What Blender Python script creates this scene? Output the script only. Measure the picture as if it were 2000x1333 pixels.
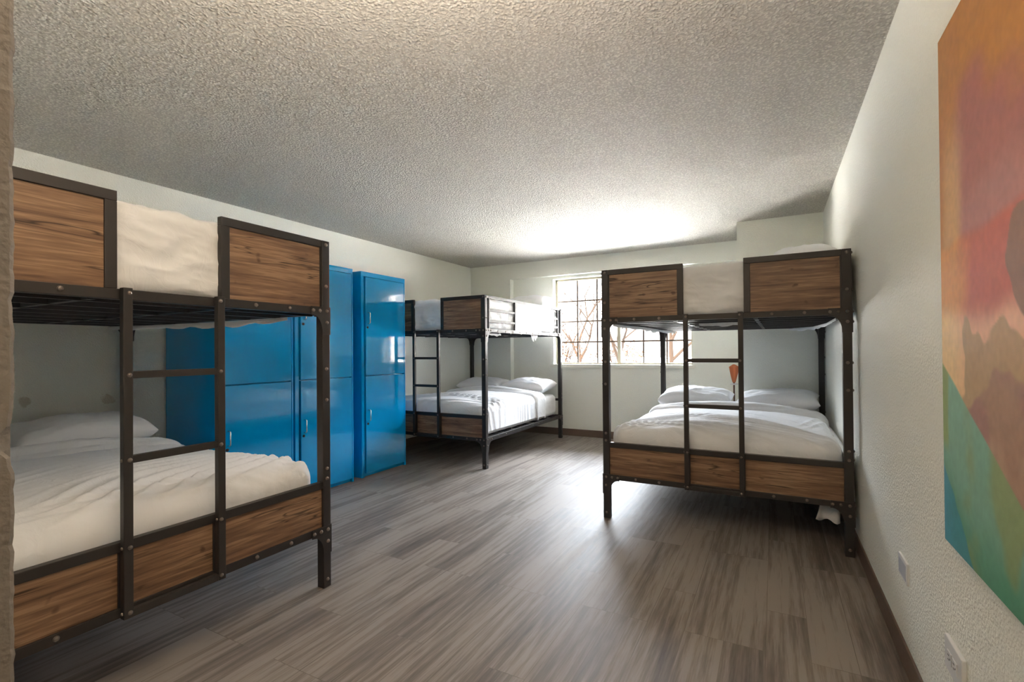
import bpy, bmesh, math, random
from mathutils import Vector, Matrix, noise
random.seed(7)
sc = bpy.context.scene
for o in list(bpy.data.objects): bpy.data.objects.remove(o)
C = sc.collection
PI = math.pi

# ------------------------------------------------------------------ camera
cam_d = bpy.data.cameras.new('camera')
cam = bpy.data.objects.new('camera', cam_d); C.objects.link(cam)
cam_d.sensor_width = 36.0
cam_d.lens = 950.94 * 36.0 / 2000.0
cam_d.shift_y = 12.07 / 2000.0
cam_d.clip_start = 0.02
R_ = Vector((0.88065739, 0.47367917, -0.00840258)); U_ = Vector((0.0108055, -0.00235156, 0.99993885)); F_ = Vector((-0.47363045, 0.88069433, 0.00718926))
m = Matrix(((R_.x, U_.x, -F_.x, 0), (R_.y, U_.y, -F_.y, 0), (R_.z, U_.z, -F_.z, 1.1801), (0, 0, 0, 1)))
cam.matrix_world = m
sc.camera = cam

# ------------------------------------------------------------------ light and exposure
SKY = 5.8
w = bpy.data.worlds.new('world'); sc.world = w; w.use_nodes = True
nt = w.node_tree; nt.nodes.clear()
wo = nt.nodes.new('ShaderNodeOutputWorld'); bg = nt.nodes.new('ShaderNodeBackground')
tc = nt.nodes.new('ShaderNodeTexCoord'); sx = nt.nodes.new('ShaderNodeSeparateXYZ'); cr = nt.nodes.new('ShaderNodeValToRGB')
nt.links.new(tc.outputs['Generated'], sx.inputs[0]); nt.links.new(sx.outputs['Z'], cr.inputs[0])
e = cr.color_ramp.elements      # pale winter sky: thin warm haze low behind the trees, bright cool cloud above
e[0].position = 0.0; e[0].color = (.085, .078, .07, 1)
e[1].position = 0.36; e[1].color = (.82, .90, 1.0, 1)
k = e.new(.15); k.color = (.15, .145, .14, 1)
nt.links.new(cr.outputs[0], bg.inputs['Color']); bg.inputs['Strength'].default_value = SKY
nt.links.new(bg.outputs[0], wo.inputs[0])

def area_light(name, loc, direction, sx_, sy_, power, color=(1, 1, 1), portal=False, spread=180):
    d = bpy.data.lights.new(name, 'AREA'); d.shape = 'RECTANGLE'; d.size = sx_; d.size_y = sy_
    d.energy = power; d.color = color; d.spread = math.radians(spread)
    o = bpy.data.objects.new(name, d); C.objects.link(o); o.location = loc
    o.rotation_euler = Vector(direction).to_track_quat('-Z', 'Y').to_euler()
    if portal: d.cycles.is_portal = True
    return o
area_light('window_portal', (-1.81, 6.52, 1.58), (0, -1, 0), 1.9, 1.25, 1, portal=True)
sun_d = bpy.data.lights.new('sun', 'SUN'); sun_d.energy = 14.0; sun_d.angle = math.radians(3); sun_d.color = (1, .82, .62)
sun = bpy.data.objects.new('sun', sun_d); C.objects.link(sun); sun.rotation_euler = Vector((.35, 1, -.8)).to_track_quat('-Z', 'Y').to_euler()

vs = sc.view_settings
vs.view_transform = 'Standard'; vs.look = 'None'; vs.gamma = 1.0; vs.use_curve_mapping = False
vs.exposure = 3.22
sc.cycles.max_bounces = 10; sc.cycles.diffuse_bounces = 7; sc.cycles.glossy_bounces = 4; sc.cycles.transparent_max_bounces = 12
sc.cycles.caustics_reflective = False; sc.cycles.caustics_refractive = False
sc.cycles.sample_clamp_indirect = 6.0

# ------------------------------------------------------------------ helpers
def obj(name, bm, mat, parent=None, smooth=False):
    me = bpy.data.meshes.new(name); bm.to_mesh(me); bm.free()
    if mat: me.materials.append(mat)
    if any(p.material_index == 1 for p in me.polygons): me.materials.append(M['rivet'])
    if smooth:
        for p in me.polygons: p.use_smooth = True
    o = bpy.data.objects.new(name, me); C.objects.link(o)
    if parent: o.parent = parent
    return o
def thing(name, label, cat, loc=(0, 0, 0), rz=0, group=None):
    o = bpy.data.objects.new(name, None); C.objects.link(o); o.location = loc; o.rotation_euler = (0, 0, rz)
    o.empty_display_size = .1
    return tag(o, label, cat, group)
def tag(o, label, cat, group=None, kind=None):
    o['label'] = label; o['category'] = cat
    if group: o['group'] = group
    if kind: o['kind'] = kind
    return o
def struct(name, bm, mat, parent=None, smooth=False):
    o = obj(name, bm, mat, parent, smooth)
    if not parent: o['kind'] = 'structure'
    return o
def copy_tree(o, parent=None):
    c = o.copy(); C.objects.link(c); c.parent = parent
    for ch in list(o.children): copy_tree(ch, c)
    return c
def NB(): return bmesh.new()
def box(bm, x0, x1, y0, y1, z0, z1, bev=0.0):
    r = bmesh.ops.create_cube(bm, size=1.0)
    vv = r['verts']
    for v in vv:
        v.co = Vector(((x0+x1)/2 + v.co.x*(x1-x0), (y0+y1)/2 + v.co.y*(y1-y0), (z0+z1)/2 + v.co.z*(z1-z0)))
    if bev > 0:
        es = list({e for v in vv for e in v.link_edges})
        bmesh.ops.bevel(bm, geom=es, offset=bev, segments=2, affect='EDGES', profile=.5)
def tube(bm, pts, rad, seg=8, cap=True):
    rings = []
    n = len(pts)
    for i, p in enumerate(pts):
        p = Vector(p)
        d = (Vector(pts[min(i+1, n-1)]) - Vector(pts[max(i-1, 0)])).normalized()
        a = Vector((0, 0, 1)) if abs(d.z) < .9 else Vector((1, 0, 0))
        e1 = d.cross(a).normalized(); e2 = d.cross(e1)
        r = rad[i] if isinstance(rad, (list, tuple)) else rad
        rings.append([bm.verts.new(p + e1*math.cos(2*PI*k/seg)*r + e2*math.sin(2*PI*k/seg)*r) for k in range(seg)])
    for a, b in zip(rings, rings[1:]):
        for k in range(seg): bm.faces.new((a[k], a[(k+1) % seg], b[(k+1) % seg], b[k]))
    if cap:
        bm.faces.new(rings[0][::-1]); bm.faces.new(rings[-1])
def rivet(bm, p, n, r=.0095):
    n = Vector(n); p = Vector(p)
    e1 = n.orthogonal().normalized(); e2 = n.cross(e1)
    prev = None
    for t in (0, .45, .8):
        a = t*PI/2
        ring = [bm.verts.new(p + (e1*math.cos(2*PI*k/10) + e2*math.sin(2*PI*k/10))*r*math.cos(a) + n*r*.85*math.sin(a)) for k in range(10)]
        if prev:
            for k in range(10): bm.faces.new((prev[k], prev[(k+1) % 10], ring[(k+1) % 10], ring[k])).material_index = 1
        prev = ring
    bm.faces.new(prev).material_index = 1

# ------------------------------------------------------------------ materials
def mat(name):
    mt = bpy.data.materials.new(name); mt.use_nodes = True
    return mt, mt.node_tree.nodes, mt.node_tree.links, mt.node_tree.nodes['Principled BSDF']
def srgb(r, g, b):
    f = lambda c: ((c/255+.055)/1.055)**2.4 if c/255 > .04045 else c/255/12.92
    return (f(r), f(g), f(b), 1)
def nd(ns, typ, **kw):
    n = ns.new(typ)
    for k, v in kw.items():
        if k in n.inputs.keys(): n.inputs[k].default_value = v
        else: setattr(n, k, v)
    return n
def simple(name, col, rough=.5, metal=0.0, bump=0, bscale=200, coat=0):
    mt, ns, lk, b = mat(name)
    b.inputs['Base Color'].default_value = col; b.inputs['Roughness'].default_value = rough; b.inputs['Metallic'].default_value = metal
    if coat: b.inputs['Coat Weight'].default_value = coat; b.inputs['Coat Roughness'].default_value = .03
    t = nd(ns, 'ShaderNodeTexCoord'); n = nd(ns, 'ShaderNodeTexNoise', Scale=bscale, Detail=3.0)
    lk.new(t.outputs['Object'], n.inputs['Vector'])
    # slight tonal and roughness variation
    mr = nd(ns, 'ShaderNodeMapRange'); mr.inputs[3].default_value = rough*.85; mr.inputs[4].default_value = min(1, rough*1.15)
    lk.new(n.outputs['Fac'], mr.inputs[0]); lk.new(mr.outputs[0], b.inputs['Roughness'])
    if bump:
        bp = nd(ns, 'ShaderNodeBump', Strength=bump, Distance=.002); lk.new(n.outputs['Fac'], bp.inputs['Height']); lk.new(bp.outputs[0], b.inputs['Normal'])
    return mt

def wall_paint(name, col, stains=False, strength=.8):
    mt, ns, lk, b = mat(name)
    b.inputs['Roughness'].default_value = .62
    t = nd(ns, 'ShaderNodeTexCoord')
    n = nd(ns, 'ShaderNodeTexNoise', Scale=170.0, Detail=2.0, Roughness=.5); lk.new(t.outputs['Object'], n.inputs['Vector'])
    v = nd(ns, 'ShaderNodeTexVoronoi', Scale=110.0, feature='SMOOTH_F1'); lk.new(t.outputs['Object'], v.inputs['Vector'])
    ad = nd(ns, 'ShaderNodeMath', operation='ADD'); lk.new(n.outputs['Fac'], ad.inputs[0]); lk.new(v.outputs['Distance'], ad.inputs[1])
    bp = nd(ns, 'ShaderNodeBump', Strength=strength, Distance=.0035); lk.new(ad.outputs[0], bp.inputs['Height']); lk.new(bp.outputs[0], b.inputs['Normal'])
    base = nd(ns, 'ShaderNodeRGB'); base.outputs[0].default_value = col
    out = base.outputs[0]
    if stains:
        for (cy, cz, ry, rz) in ((1.635, .87, .05, .035), (1.215, .885, .03, .03)):
            mp = nd(ns, 'ShaderNodeVectorMath', operation='SUBTRACT'); mp.inputs[1].default_value = (-4.042, cy, cz)
            ms = nd(ns, 'ShaderNodeVectorMath', operation='MULTIPLY'); ms.inputs[1].default_value = (0, 1/ry, 1/rz)
            nz = nd(ns, 'ShaderNodeTexNoise', Scale=28.0, Detail=4.0); lk.new(t.outputs['Object'], nz.inputs['Vector'])
            ln = nd(ns, 'ShaderNodeVectorMath', operation='LENGTH')
            lk.new(t.outputs['Object'], mp.inputs[0]); lk.new(mp.outputs[0], ms.inputs[0]); lk.new(ms.outputs[0], ln.inputs[0])
            sm = nd(ns, 'ShaderNodeMath', operation='MULTIPLY_ADD'); lk.new(nz.outputs['Fac'], sm.inputs[0]); sm.inputs[1].default_value = 2.2; lk.new(ln.outputs['Value'], sm.inputs[2])
            mr = nd(ns, 'ShaderNodeMapRange'); mr.inputs[1].default_value = 1.7; mr.inputs[2].default_value = 2.1; mr.inputs[3].default_value = .5; mr.inputs[4].default_value = 0
            lk.new(sm.outputs[0], mr.inputs[0])
            mx = nd(ns, 'ShaderNodeMixRGB'); mx.inputs[2].default_value = srgb(176, 158, 124); lk.new(mr.outputs[0], mx.inputs[0]); lk.new(out, mx.inputs[1]); out = mx.outputs[0]
    lk.new(out, b.inputs['Base Color'])
    return mt
M = {}
WALLCOL = (.87, .875, .80, 1)
M['wall'] = wall_paint('wall_paint', WALLCOL)
M['wall_stained'] = wall_paint('wall_paint_scuffed', WALLCOL, True)

def ceiling_mat():
    mt, ns, lk, b = mat('popcorn_ceiling')
    b.inputs['Base Color'].default_value = (.74, .72, .67, 1); b.inputs['Roughness'].default_value = .8
    t = nd(ns, 'ShaderNodeTexCoord')
    n = nd(ns, 'ShaderNodeTexNoise', Scale=75.0, Detail=5.0, Roughness=.65); lk.new(t.outputs['Object'], n.inputs['Vector'])
    v = nd(ns, 'ShaderNodeTexVoronoi', Scale=95.0, feature='SMOOTH_F1'); lk.new(t.outputs['Object'], v.inputs['Vector'])
    ad = nd(ns, 'ShaderNodeMath', operation='SUBTRACT'); lk.new(n.outputs['Fac'], ad.inputs[0]); lk.new(v.outputs['Distance'], ad.inputs[1])
    bp = nd(ns, 'ShaderNodeBump', Strength=1.0, Distance=.02); lk.new(ad.outputs[0], bp.inputs['Height']); lk.new(bp.outputs[0], b.inputs['Normal'])
    cr = nd(ns, 'ShaderNodeValToRGB'); cr.color_ramp.elements[0].position = -.0; cr.color_ramp.elements[0].color = (.60, .57, .52, 1)
    cr.color_ramp.elements[1].position = .45; cr.color_ramp.elements[1].color = (.90, .865, .79, 1)  # hollows of the bump coloured darker, painting shade between the grains
    lk.new(ad.outputs[0], cr.inputs[0]); lk.new(cr.outputs[0], b.inputs['Base Color'])
    return mt
M['ceiling'] = ceiling_mat()

def floor_mat():
    mt, ns, lk, b = mat('vinyl_plank_floor')
    t = nd(ns, 'ShaderNodeTexCoord')
    mp = nd(ns, 'ShaderNodeMapping'); mp.inputs['Rotation'].default_value = (0, 0, PI/2); mp.inputs['Location'].default_value = (.3, .04, 0)
    lk.new(t.outputs['Object'], mp.inputs['Vector'])
    br = nd(ns, 'ShaderNodeTexBrick'); br.offset = .37; br.offset_frequency = 3; br.squash = 1
    br.inputs['Scale'].default_value = 1.0; br.inputs['Brick Width'].default_value = .92; br.inputs['Row Height'].default_value = .152
    br.inputs['Mortar Size'].default_value = .0012; br.inputs['Mortar Smooth'].default_value = .2; br.inputs['Bias'].default_value = 0
    br.inputs['Color1'].default_value = (0, 0, 0, 1); br.inputs['Color2'].default_value = (1, 1, 1, 1); br.inputs['Mortar'].default_value = (.4, .4, .4, 1)
    lk.new(mp.outputs[0], br.inputs['Vector'])
    # per plank offset of the grain
    sc1 = nd(ns, 'ShaderNodeVectorMath', operation='MULTIPLY'); sc1.inputs[1].default_value = (1, 1, 1)
    off = nd(ns, 'ShaderNodeVectorMath', operation='MULTIPLY'); off.inputs[1].default_value = (7, 31, 13); lk.new(br.outputs['Color'], off.inputs[0])
    ad = nd(ns, 'ShaderNodeVectorMath', operation='ADD'); lk.new(t.outputs['Object'], ad.inputs[0]); lk.new(off.outputs[0], ad.inputs[1])
    m1 = nd(ns, 'ShaderNodeVectorMath', operation='MULTIPLY'); m1.inputs[1].default_value = (9, .8, 1); lk.new(ad.outputs[0], m1.inputs[0])
    n1 = nd(ns, 'ShaderNodeTexNoise', Scale=1.0, Detail=4.0, Roughness=.55, Distortion=.6); lk.new(m1.outputs[0], n1.inputs['Vector'])
    m2 = nd(ns, 'ShaderNodeVectorMath', operation='MULTIPLY'); m2.inputs[1].default_value = (150, 7, 1); lk.new(ad.outputs[0], m2.inputs[0])
    n2 = nd(ns, 'ShaderNodeTexNoise', Scale=1.0, Detail=3.0, Roughness=.6); lk.new(m2.outputs[0], n2.inputs['Vector'])
    m3 = nd(ns, 'ShaderNodeVectorMath', operation='MULTIPLY'); m3.inputs[1].default_value = (3.2, .45, 1); lk.new(ad.outputs[0], m3.inputs[0])
    n3 = nd(ns, 'ShaderNodeTexNoise', Scale=1.0, Detail=2.0, Distortion=1.5); lk.new(m3.outputs[0], n3.inputs['Vector'])
    wv = nd(ns, 'ShaderNodeTexWave', Scale=2.2, Distortion=5.0, Detail=2.0); wv.bands_direction = 'X'; lk.new(m3.outputs[0], wv.inputs['Vector'])
    s1 = nd(ns, 'ShaderNodeMath', operation='MULTIPLY_ADD'); lk.new(n1.outputs['Fac'], s1.inputs[0]); s1.inputs[1].default_value = .85; s1.inputs[2].default_value = -.15
    s2 = nd(ns, 'ShaderNodeMath', operation='MULTIPLY_ADD'); lk.new(n2.outputs['Fac'], s2.inputs[0]); s2.inputs[1].default_value = .42; lk.new(s1.outputs[0], s2.inputs[2])
    s3 = nd(ns, 'ShaderNodeMath', operation='MULTIPLY_ADD'); lk.new(n3.outputs['Fac'], s3.inputs[0]); s3.inputs[1].default_value = .35; lk.new(s2.outputs[0], s3.inputs[2])
    s4 = nd(ns, 'ShaderNodeMath', operation='MULTIPLY_ADD'); lk.new(br.outputs['Color'], s4.inputs[0]); s4.inputs[1].default_value = .10; lk.new(s3.outputs[0], s4.inputs[2])
    s5 = nd(ns, 'ShaderNodeMath', operation='MULTIPLY_ADD'); lk.new(wv.outputs['Fac'], s5.inputs[0]); s5.inputs[1].default_value = .10; lk.new(s4.outputs[0], s5.inputs[2])
    cr = nd(ns, 'ShaderNodeValToRGB')
    e = cr.color_ramp.elements
    e[0].position = .34; e[0].color = srgb(64, 56, 53)
    e[1].position = .84; e[1].color = srgb(150, 140, 132)
    k = e.new(.55); k.color = srgb(103, 93, 87)
    k = e.new(.68); k.color = srgb(122, 112, 104)
    lk.new(s5.outputs[0], cr.inputs[0])
    mo = nd(ns, 'ShaderNodeMixRGB', blend_type='MULTIPLY'); lk.new(cr.outputs[0], mo.inputs[1]); mo.inputs[2].default_value = (.68, .66, .64, 1)
    lk.new(br.outputs['Fac'], mo.inputs[0]); lk.new(mo.outputs[0], b.inputs['Base Color'])
    rr = nd(ns, 'ShaderNodeMapRange'); b.inputs['Specular IOR Level'].default_value = .36; rr.inputs[3].default_value = .42; rr.inputs[4].default_value = .64; lk.new(n1.outputs['Fac'], rr.inputs[0]); lk.new(rr.outputs[0], b.inputs['Roughness'])
    bp = nd(ns, 'ShaderNodeBump', Strength=.35, Distance=.0008); lk.new(s2.outputs[0], bp.inputs['Height']); lk.new(bp.outputs[0], b.inputs['Normal'])
    return mt
M['floor'] = floor_mat()

def wood_mat(name, axis):
    mt, ns, lk, b = mat(name)
    t = nd(ns, 'ShaderNodeTexCoord'); oi = nd(ns, 'ShaderNodeObjectInfo')
    of = nd(ns, 'ShaderNodeVectorMath', operation='SCALE'); of.inputs[0].default_value = (13, 17, 29); lk.new(oi.outputs['Random'], of.inputs['Scale'])
    ad = nd(ns, 'ShaderNodeVectorMath', operation='ADD'); lk.new(t.outputs['Object'], ad.inputs[0]); lk.new(of.outputs[0], ad.inputs[1])
    def layer(la, cr_, **kw):
        mm = nd(ns, 'ShaderNodeVectorMath', operation='MULTIPLY')
        mm.inputs[1].default_value = (la, 1, cr_) if axis == 'X' else (1, la, cr_)
        lk.new(ad.outputs[0], mm.inputs[0])
        n = nd(ns, 'ShaderNodeTexNoise', Scale=1.0, **kw); lk.new(mm.outputs[0], n.inputs['Vector']); return n
    n1 = layer(2.2, 38, Detail=5.0, Roughness=.62, Distortion=.5)
    n2 = layer(9, 150, Detail=3.0)
    n3 = layer(1.5, 30, Detail=2.0, Distortion=.4)       # cracks
    n4 = layer(2.0, 6, Detail=2.0)
    n5 = layer(16, 22, Detail=1.0)                       # knots
    s = nd(ns, 'ShaderNodeMath', operation='MULTIPLY_ADD'); lk.new(n2.outputs['Fac'], s.inputs[0]); s.inputs[1].default_value = .35; lk.new(n1.outputs['Fac'], s.inputs[2])
    s2 = nd(ns, 'ShaderNodeMath', operation='MULTIPLY_ADD'); lk.new(n4.outputs['Fac'], s2.inputs[0]); s2.inputs[1].default_value = .4; lk.new(s.outputs[0], s2.inputs[2])
    cr = nd(ns, 'ShaderNodeValToRGB'); e = cr.color_ramp.elements
    e[0].position = .60; e[0].color = srgb(78, 57, 45); e[1].position = 1.12 if False else 1.0; e[1].color = srgb(162, 129, 100)
    k = e.new(.78); k.color = srgb(118, 88, 66); k = e.new(.9); k.color = srgb(138, 106, 80)
    lk.new(s2.outputs[0], cr.inputs[0])
    # thin cracks where the stretched noise crosses the middle
    a = nd(ns, 'ShaderNodeMath', operation='SUBTRACT'); lk.new(n3.outputs['Fac'], a.inputs[0]); a.inputs[1].default_value = .54
    ab = nd(ns, 'ShaderNodeMath', operation='ABSOLUTE'); lk.new(a.outputs[0], ab.inputs[0])
    cm = nd(ns, 'ShaderNodeMapRange'); cm.inputs[1].default_value = .002; cm.inputs[2].default_value = .020; cm.inputs[3].default_value = .9; cm.inputs[4].default_value = 0.0; lk.new(ab.outputs[0], cm.inputs[0])
    cg = nd(ns, 'ShaderNodeMapRange'); cg.inputs[1].default_value = .45; cg.inputs[2].default_value = .6; lk.new(n4.outputs['Fac'], cg.inputs[0])
    cc = nd(ns, 'ShaderNodeMath', operation='MULTIPLY'); lk.new(cm.outputs[0], cc.inputs[0]); lk.new(cg.outputs[0], cc.inputs[1])
    mx = nd(ns, 'ShaderNodeMixRGB'); lk.new(cc.outputs[0], mx.inputs[0]); lk.new(cr.outputs[0], mx.inputs[1]); mx.inputs[2].default_value = srgb(52, 34, 24)
    km = nd(ns, 'ShaderNodeMapRange'); km.inputs[1].default_value = .72; km.inputs[2].default_value = .80; km.inputs[3].default_value = 0; km.inputs[4].default_value = .7; lk.new(n5.outputs['Fac'], km.inputs[0])
    mk = nd(ns, 'ShaderNodeMixRGB'); lk.new(km.outputs[0], mk.inputs[0]); lk.new(mx.outputs[0], mk.inputs[1]); mk.inputs[2].default_value = srgb(70, 44, 30)
    lk.new(mk.outputs[0], b.inputs['Base Color']); b.inputs['Roughness'].default_value = .42
    bp = nd(ns, 'ShaderNodeBump', Strength=.3, Distance=.001); lk.new(s.outputs[0], bp.inputs['Height']); lk.new(bp.outputs[0], b.inputs['Normal'])
    return mt
M['wood_x'] = wood_mat('rustic_wood_across', 'X'); M['wood_y'] = wood_mat('rustic_wood_along', 'Y')
M['metal'] = simple('bronze_painted_steel', srgb(60, 56, 54), .42, .3, .05, 300)
M['metal_dark'] = simple('black_steel', srgb(58, 56, 58), .35, .4)
M['rivet'] = simple('rivet_steel', srgb(128, 118, 110), .30, .5)
M['chrome'] = simple('brushed_chrome', (.8, .8, .8, 1), .2, 1.0)
M['locker'] = simple('blue_locker_enamel', (.0, .34, .74, 1), .07, 0, .0, 40, coat=.5)
M['locker_dark'] = simple('black_lock', (.01, .01, .012, 1), .4)
M['base'] = simple('brown_vinyl_baseboard', srgb(112, 92, 80), .45)
M['frame'] = simple('almond_window_vinyl', srgb(205, 196, 172), .4)
M['sill'] = simple('white_sill_paint', srgb(232, 230, 218), .4)
M['muntin'] = simple('bronze_muntin', srgb(120, 100, 84), .4)
M['plate'] = simple('white_wall_plate', srgb(222, 222, 222), .35)
M['plate_grey'] = simple('grey_plate_face', srgb(186, 190, 200), .35)

def linen(name, col, scale=26, strength=.8):
    mt, ns, lk, b = mat(name)
    b.inputs['Base Color'].default_value = col; b.inputs['Roughness'].default_value = .85
    b.inputs['Sheen Weight'].default_value = .15
    t = nd(ns, 'ShaderNodeTexCoord')
    n0 = nd(ns, 'ShaderNodeTexNoise', Scale=5.0, Detail=2.0); lk.new(t.outputs['Object'], n0.inputs['Vector'])
    mxv = nd(ns, 'ShaderNodeMixRGB', blend_type='ADD'); mxv.inputs[0].default_value = .35; lk.new(t.outputs['Object'], mxv.inputs[1]); lk.new(n0.outputs['Color'], mxv.inputs[2])
    n = nd(ns, 'ShaderNodeTexNoise', Scale=scale*.5, Detail=4.0, Roughness=.55, Distortion=.8); lk.new(mxv.outputs[0], n.inputs['Vector'])
    bp = nd(ns, 'ShaderNodeBump', Strength=strength*.6, Distance=.012); lk.new(n.outputs['Fac'], bp.inputs['Height'])
    lk.new(bp.outputs[0], b.inputs['Normal'])
    return mt
M['duvet'] = linen('white_cotton_duvet', (.85, .855, .875, 1), 26, .45)
M['sheet'] = linen('white_cotton_sheet', (.86, .86, .87, 1), 18, .7)
M['pillow'] = linen('white_pillowcase', (.87, .875, .895, 1), 14, .5)

# ------------------------------------------------------------------ room shell
XL, XR, YF, YB, YR, H = -4.042, .4157, .249, 6.213, 6.313, 2.44
YH = -1.7; XH = -.864
bm = NB(); box(bm, XL-.15, XR+.15, YH-.15, YR+.3, -.1, 0); struct('floor', bm, M['floor'])
bm = NB(); box(bm, XL-.15, XR+.15, YH-.15, YR+.3, H, H+.1); struct('ceiling', bm, M['ceiling'])
bm = NB(); box(bm, XL-.15, XL, YF-.15, YR+.3, 0, H); struct('wall_left', bm, M['wall_stained'])
bm = NB(); box(bm, XR, XR+.15, YH-.15, YR+.3, 0, H); struct('wall_right', bm, M['wall'])
# back wall: outer layer with the window opening, shallow recess framed by wall and header
WX0, WX1, WZ0, WZ1 = -2.731, -.882, .985, 2.181
bm = NB()
T = YR+.30
box(bm, XL, WX0, YR, T, 0, H); box(bm, WX1, XR, YR, T, 0, H)
box(bm, WX0, WX1, YR, T, 0, WZ0-.045); box(bm, WX0, WX1, YR, T, WZ1, H)
box(bm, XL, -3.365, YB, YR, 0, H); box(bm, -3.365, XR, YB, YR, 2.216, H)
struct('wall_back', bm, M['wall'])
bm = NB(); box(bm, -.3137, XR, 5.325, YR, 0, H); struct('wall_column', bm, M['wall'])
# front wall and the hall wall whose rough corner shows at the picture's left edge
bm = NB(); box(bm, XL-.15, XH-.02, YF-.15, YF-.0005, 0, H); struct('wall_front', bm, M['wall'])
def hall_wall():
    bm = NB()
    n = 240
    prof = []
    for i in range(n+1):
        z = H*i/n
        j = .0022*noise.noise(Vector((0, 3, z*70))) + .002*noise.noise(Vector((5, 3, z*23)))
        d = math.exp(-((z-1.065)/.016)**2)*.011 if z > 1.03 else 0
        d += math.exp(-((z-1.075)/.03)**2)*.003
        j -= d
        a = XH; yc = YF + j
        prof.append([Vector((a-.16, YF, z)), Vector((a-.012, YF+.0, z)), Vector((a-.004, yc+.001, z)), Vector((a, yc-.004, z)), Vector((a, YF-.03, z)), Vector((a, YH, z)), Vector((a-.16, YH, z))])
    rows = [[bm.verts.new(p) for p in r] for r in prof]
    for a, b in zip(rows, rows[1:]):
        for k in range(len(a)): bm.faces.new((a[k], a[(k+1) % len(a)], b[(k+1) % len(a)], b[k]))
    bm.faces.new(rows[0][::-1]); bm.faces.new(rows[-1])
    bmesh.ops.recalc_face_normals(bm, faces=bm.faces)
    return bm
M['hallwall'] = wall_paint('hall_wall_shaded_paint', (.24, .21, .185, 1), strength=.45)  # this wall stands in shade; the shade is put into its darker colour
struct('wall_hall', hall_wall(), M['hallwall'])
bm = NB(); box(bm, XH, XR, YH-.15, YH, 0, H); struct('wall_entry', bm, M['wall'])
# baseboards
def bb(name, x0, x1, y0, y1):
    bm = NB(); box(bm, x0, x1, y0, y1, 0, .095, .003); struct(name, bm, M['base'])
bb('baseboard_right', XR-.008, XR+.001, YH, 5.325)
bb('baseboard_left', XL-.001, XL+.008, YF, YB)
bb('baseboard_back', -3.365, -.3137, YR-.008, YR+.001)
bb('baseboard_recess', XL, -3.365, YB-.008, YB+.001)
bb('baseboard_front', XL, XH-.02, YF-.001, YF+.008)
bb('baseboard_column', -.3137, XR, 5.317, 5.326)

# window
win = bpy.data.objects.new('window_1', None); C.objects.link(win); win['kind'] = 'structure'; win.location = ((WX0+WX1)/2, 6.44, WZ0)
def wpart(name, bm, mt):
    for v in bm.verts: v.co -= win.location
    return obj(name, bm, mt, win)
xm = -1.825
bm = NB(); fw = .026
box(bm, WX0, WX1, 6.425, 6.49, WZ0-.0, WZ0+.022, .002); box(bm, WX0, WX1, 6.425, 6.49, WZ1-fw, WZ1, .002)
box(bm, WX0, WX0+fw, 6.425, 6.49, WZ0, WZ1, .002); box(bm, WX1-fw, WX1, 6.425, 6.49, WZ0, WZ1, .002)
box(bm, xm-.021, xm+.021, 6.42, 6.485, WZ0, WZ1, .002)
wpart('window_frame', bm, M['frame'])
for (a, b_) in ((WX0+fw, xm-.021), (xm+.021, WX1-fw)):
    bm = NB()
    for k in (1, 2):
        x = a + (b_-a)*k/3; box(bm, x-.0105, x+.0105, 6.447, 6.457, WZ0+.02, WZ1-fw)
    for k in (1, 2, 3):
        z = WZ0+.02 + (WZ1-fw-WZ0-.02)*k/4; box(bm, a, b_, 6.4475, 6.4565, z-.0105, z+.0105)
    wpart('muntin_grid', bm, M['muntin'])
g, gn, gl, gb = mat('window_glass'); gn.remove(gb)
go_ = gn['Material Output']; tr = gn.new('ShaderNodeBsdfTransparent'); gy = gn.new('ShaderNodeBsdfGlossy'); gy.inputs['Roughness'].default_value = .02
fr = gn.new('ShaderNodeFresnel'); fr.inputs[0].default_value = 1.3; mxs = gn.new('ShaderNodeMixShader')
gl.new(fr.outputs[0], mxs.inputs[0]); gl.new(tr.outputs[0], mxs.inputs[1]); gl.new(gy.outputs[0], mxs.inputs[2]); gl.new(mxs.outputs[0], go_.inputs[0])
for (a, b_) in ((WX0+fw, xm-.021), (xm+.021, WX1-fw)):
    bm = NB(); box(bm, a, b_, 6.458, 6.463, WZ0+.02, WZ1-fw); wpart('pane', bm, g)
bm = NB(); box(bm, WX0-.04, WX1+.03, YR-.028, YR+.0, WZ0-.045, WZ0, .004); box(bm, WX0, WX1, YR, 6.425, WZ0-.045, WZ0)
wpart('window_sill', bm, M['sill'])

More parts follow.
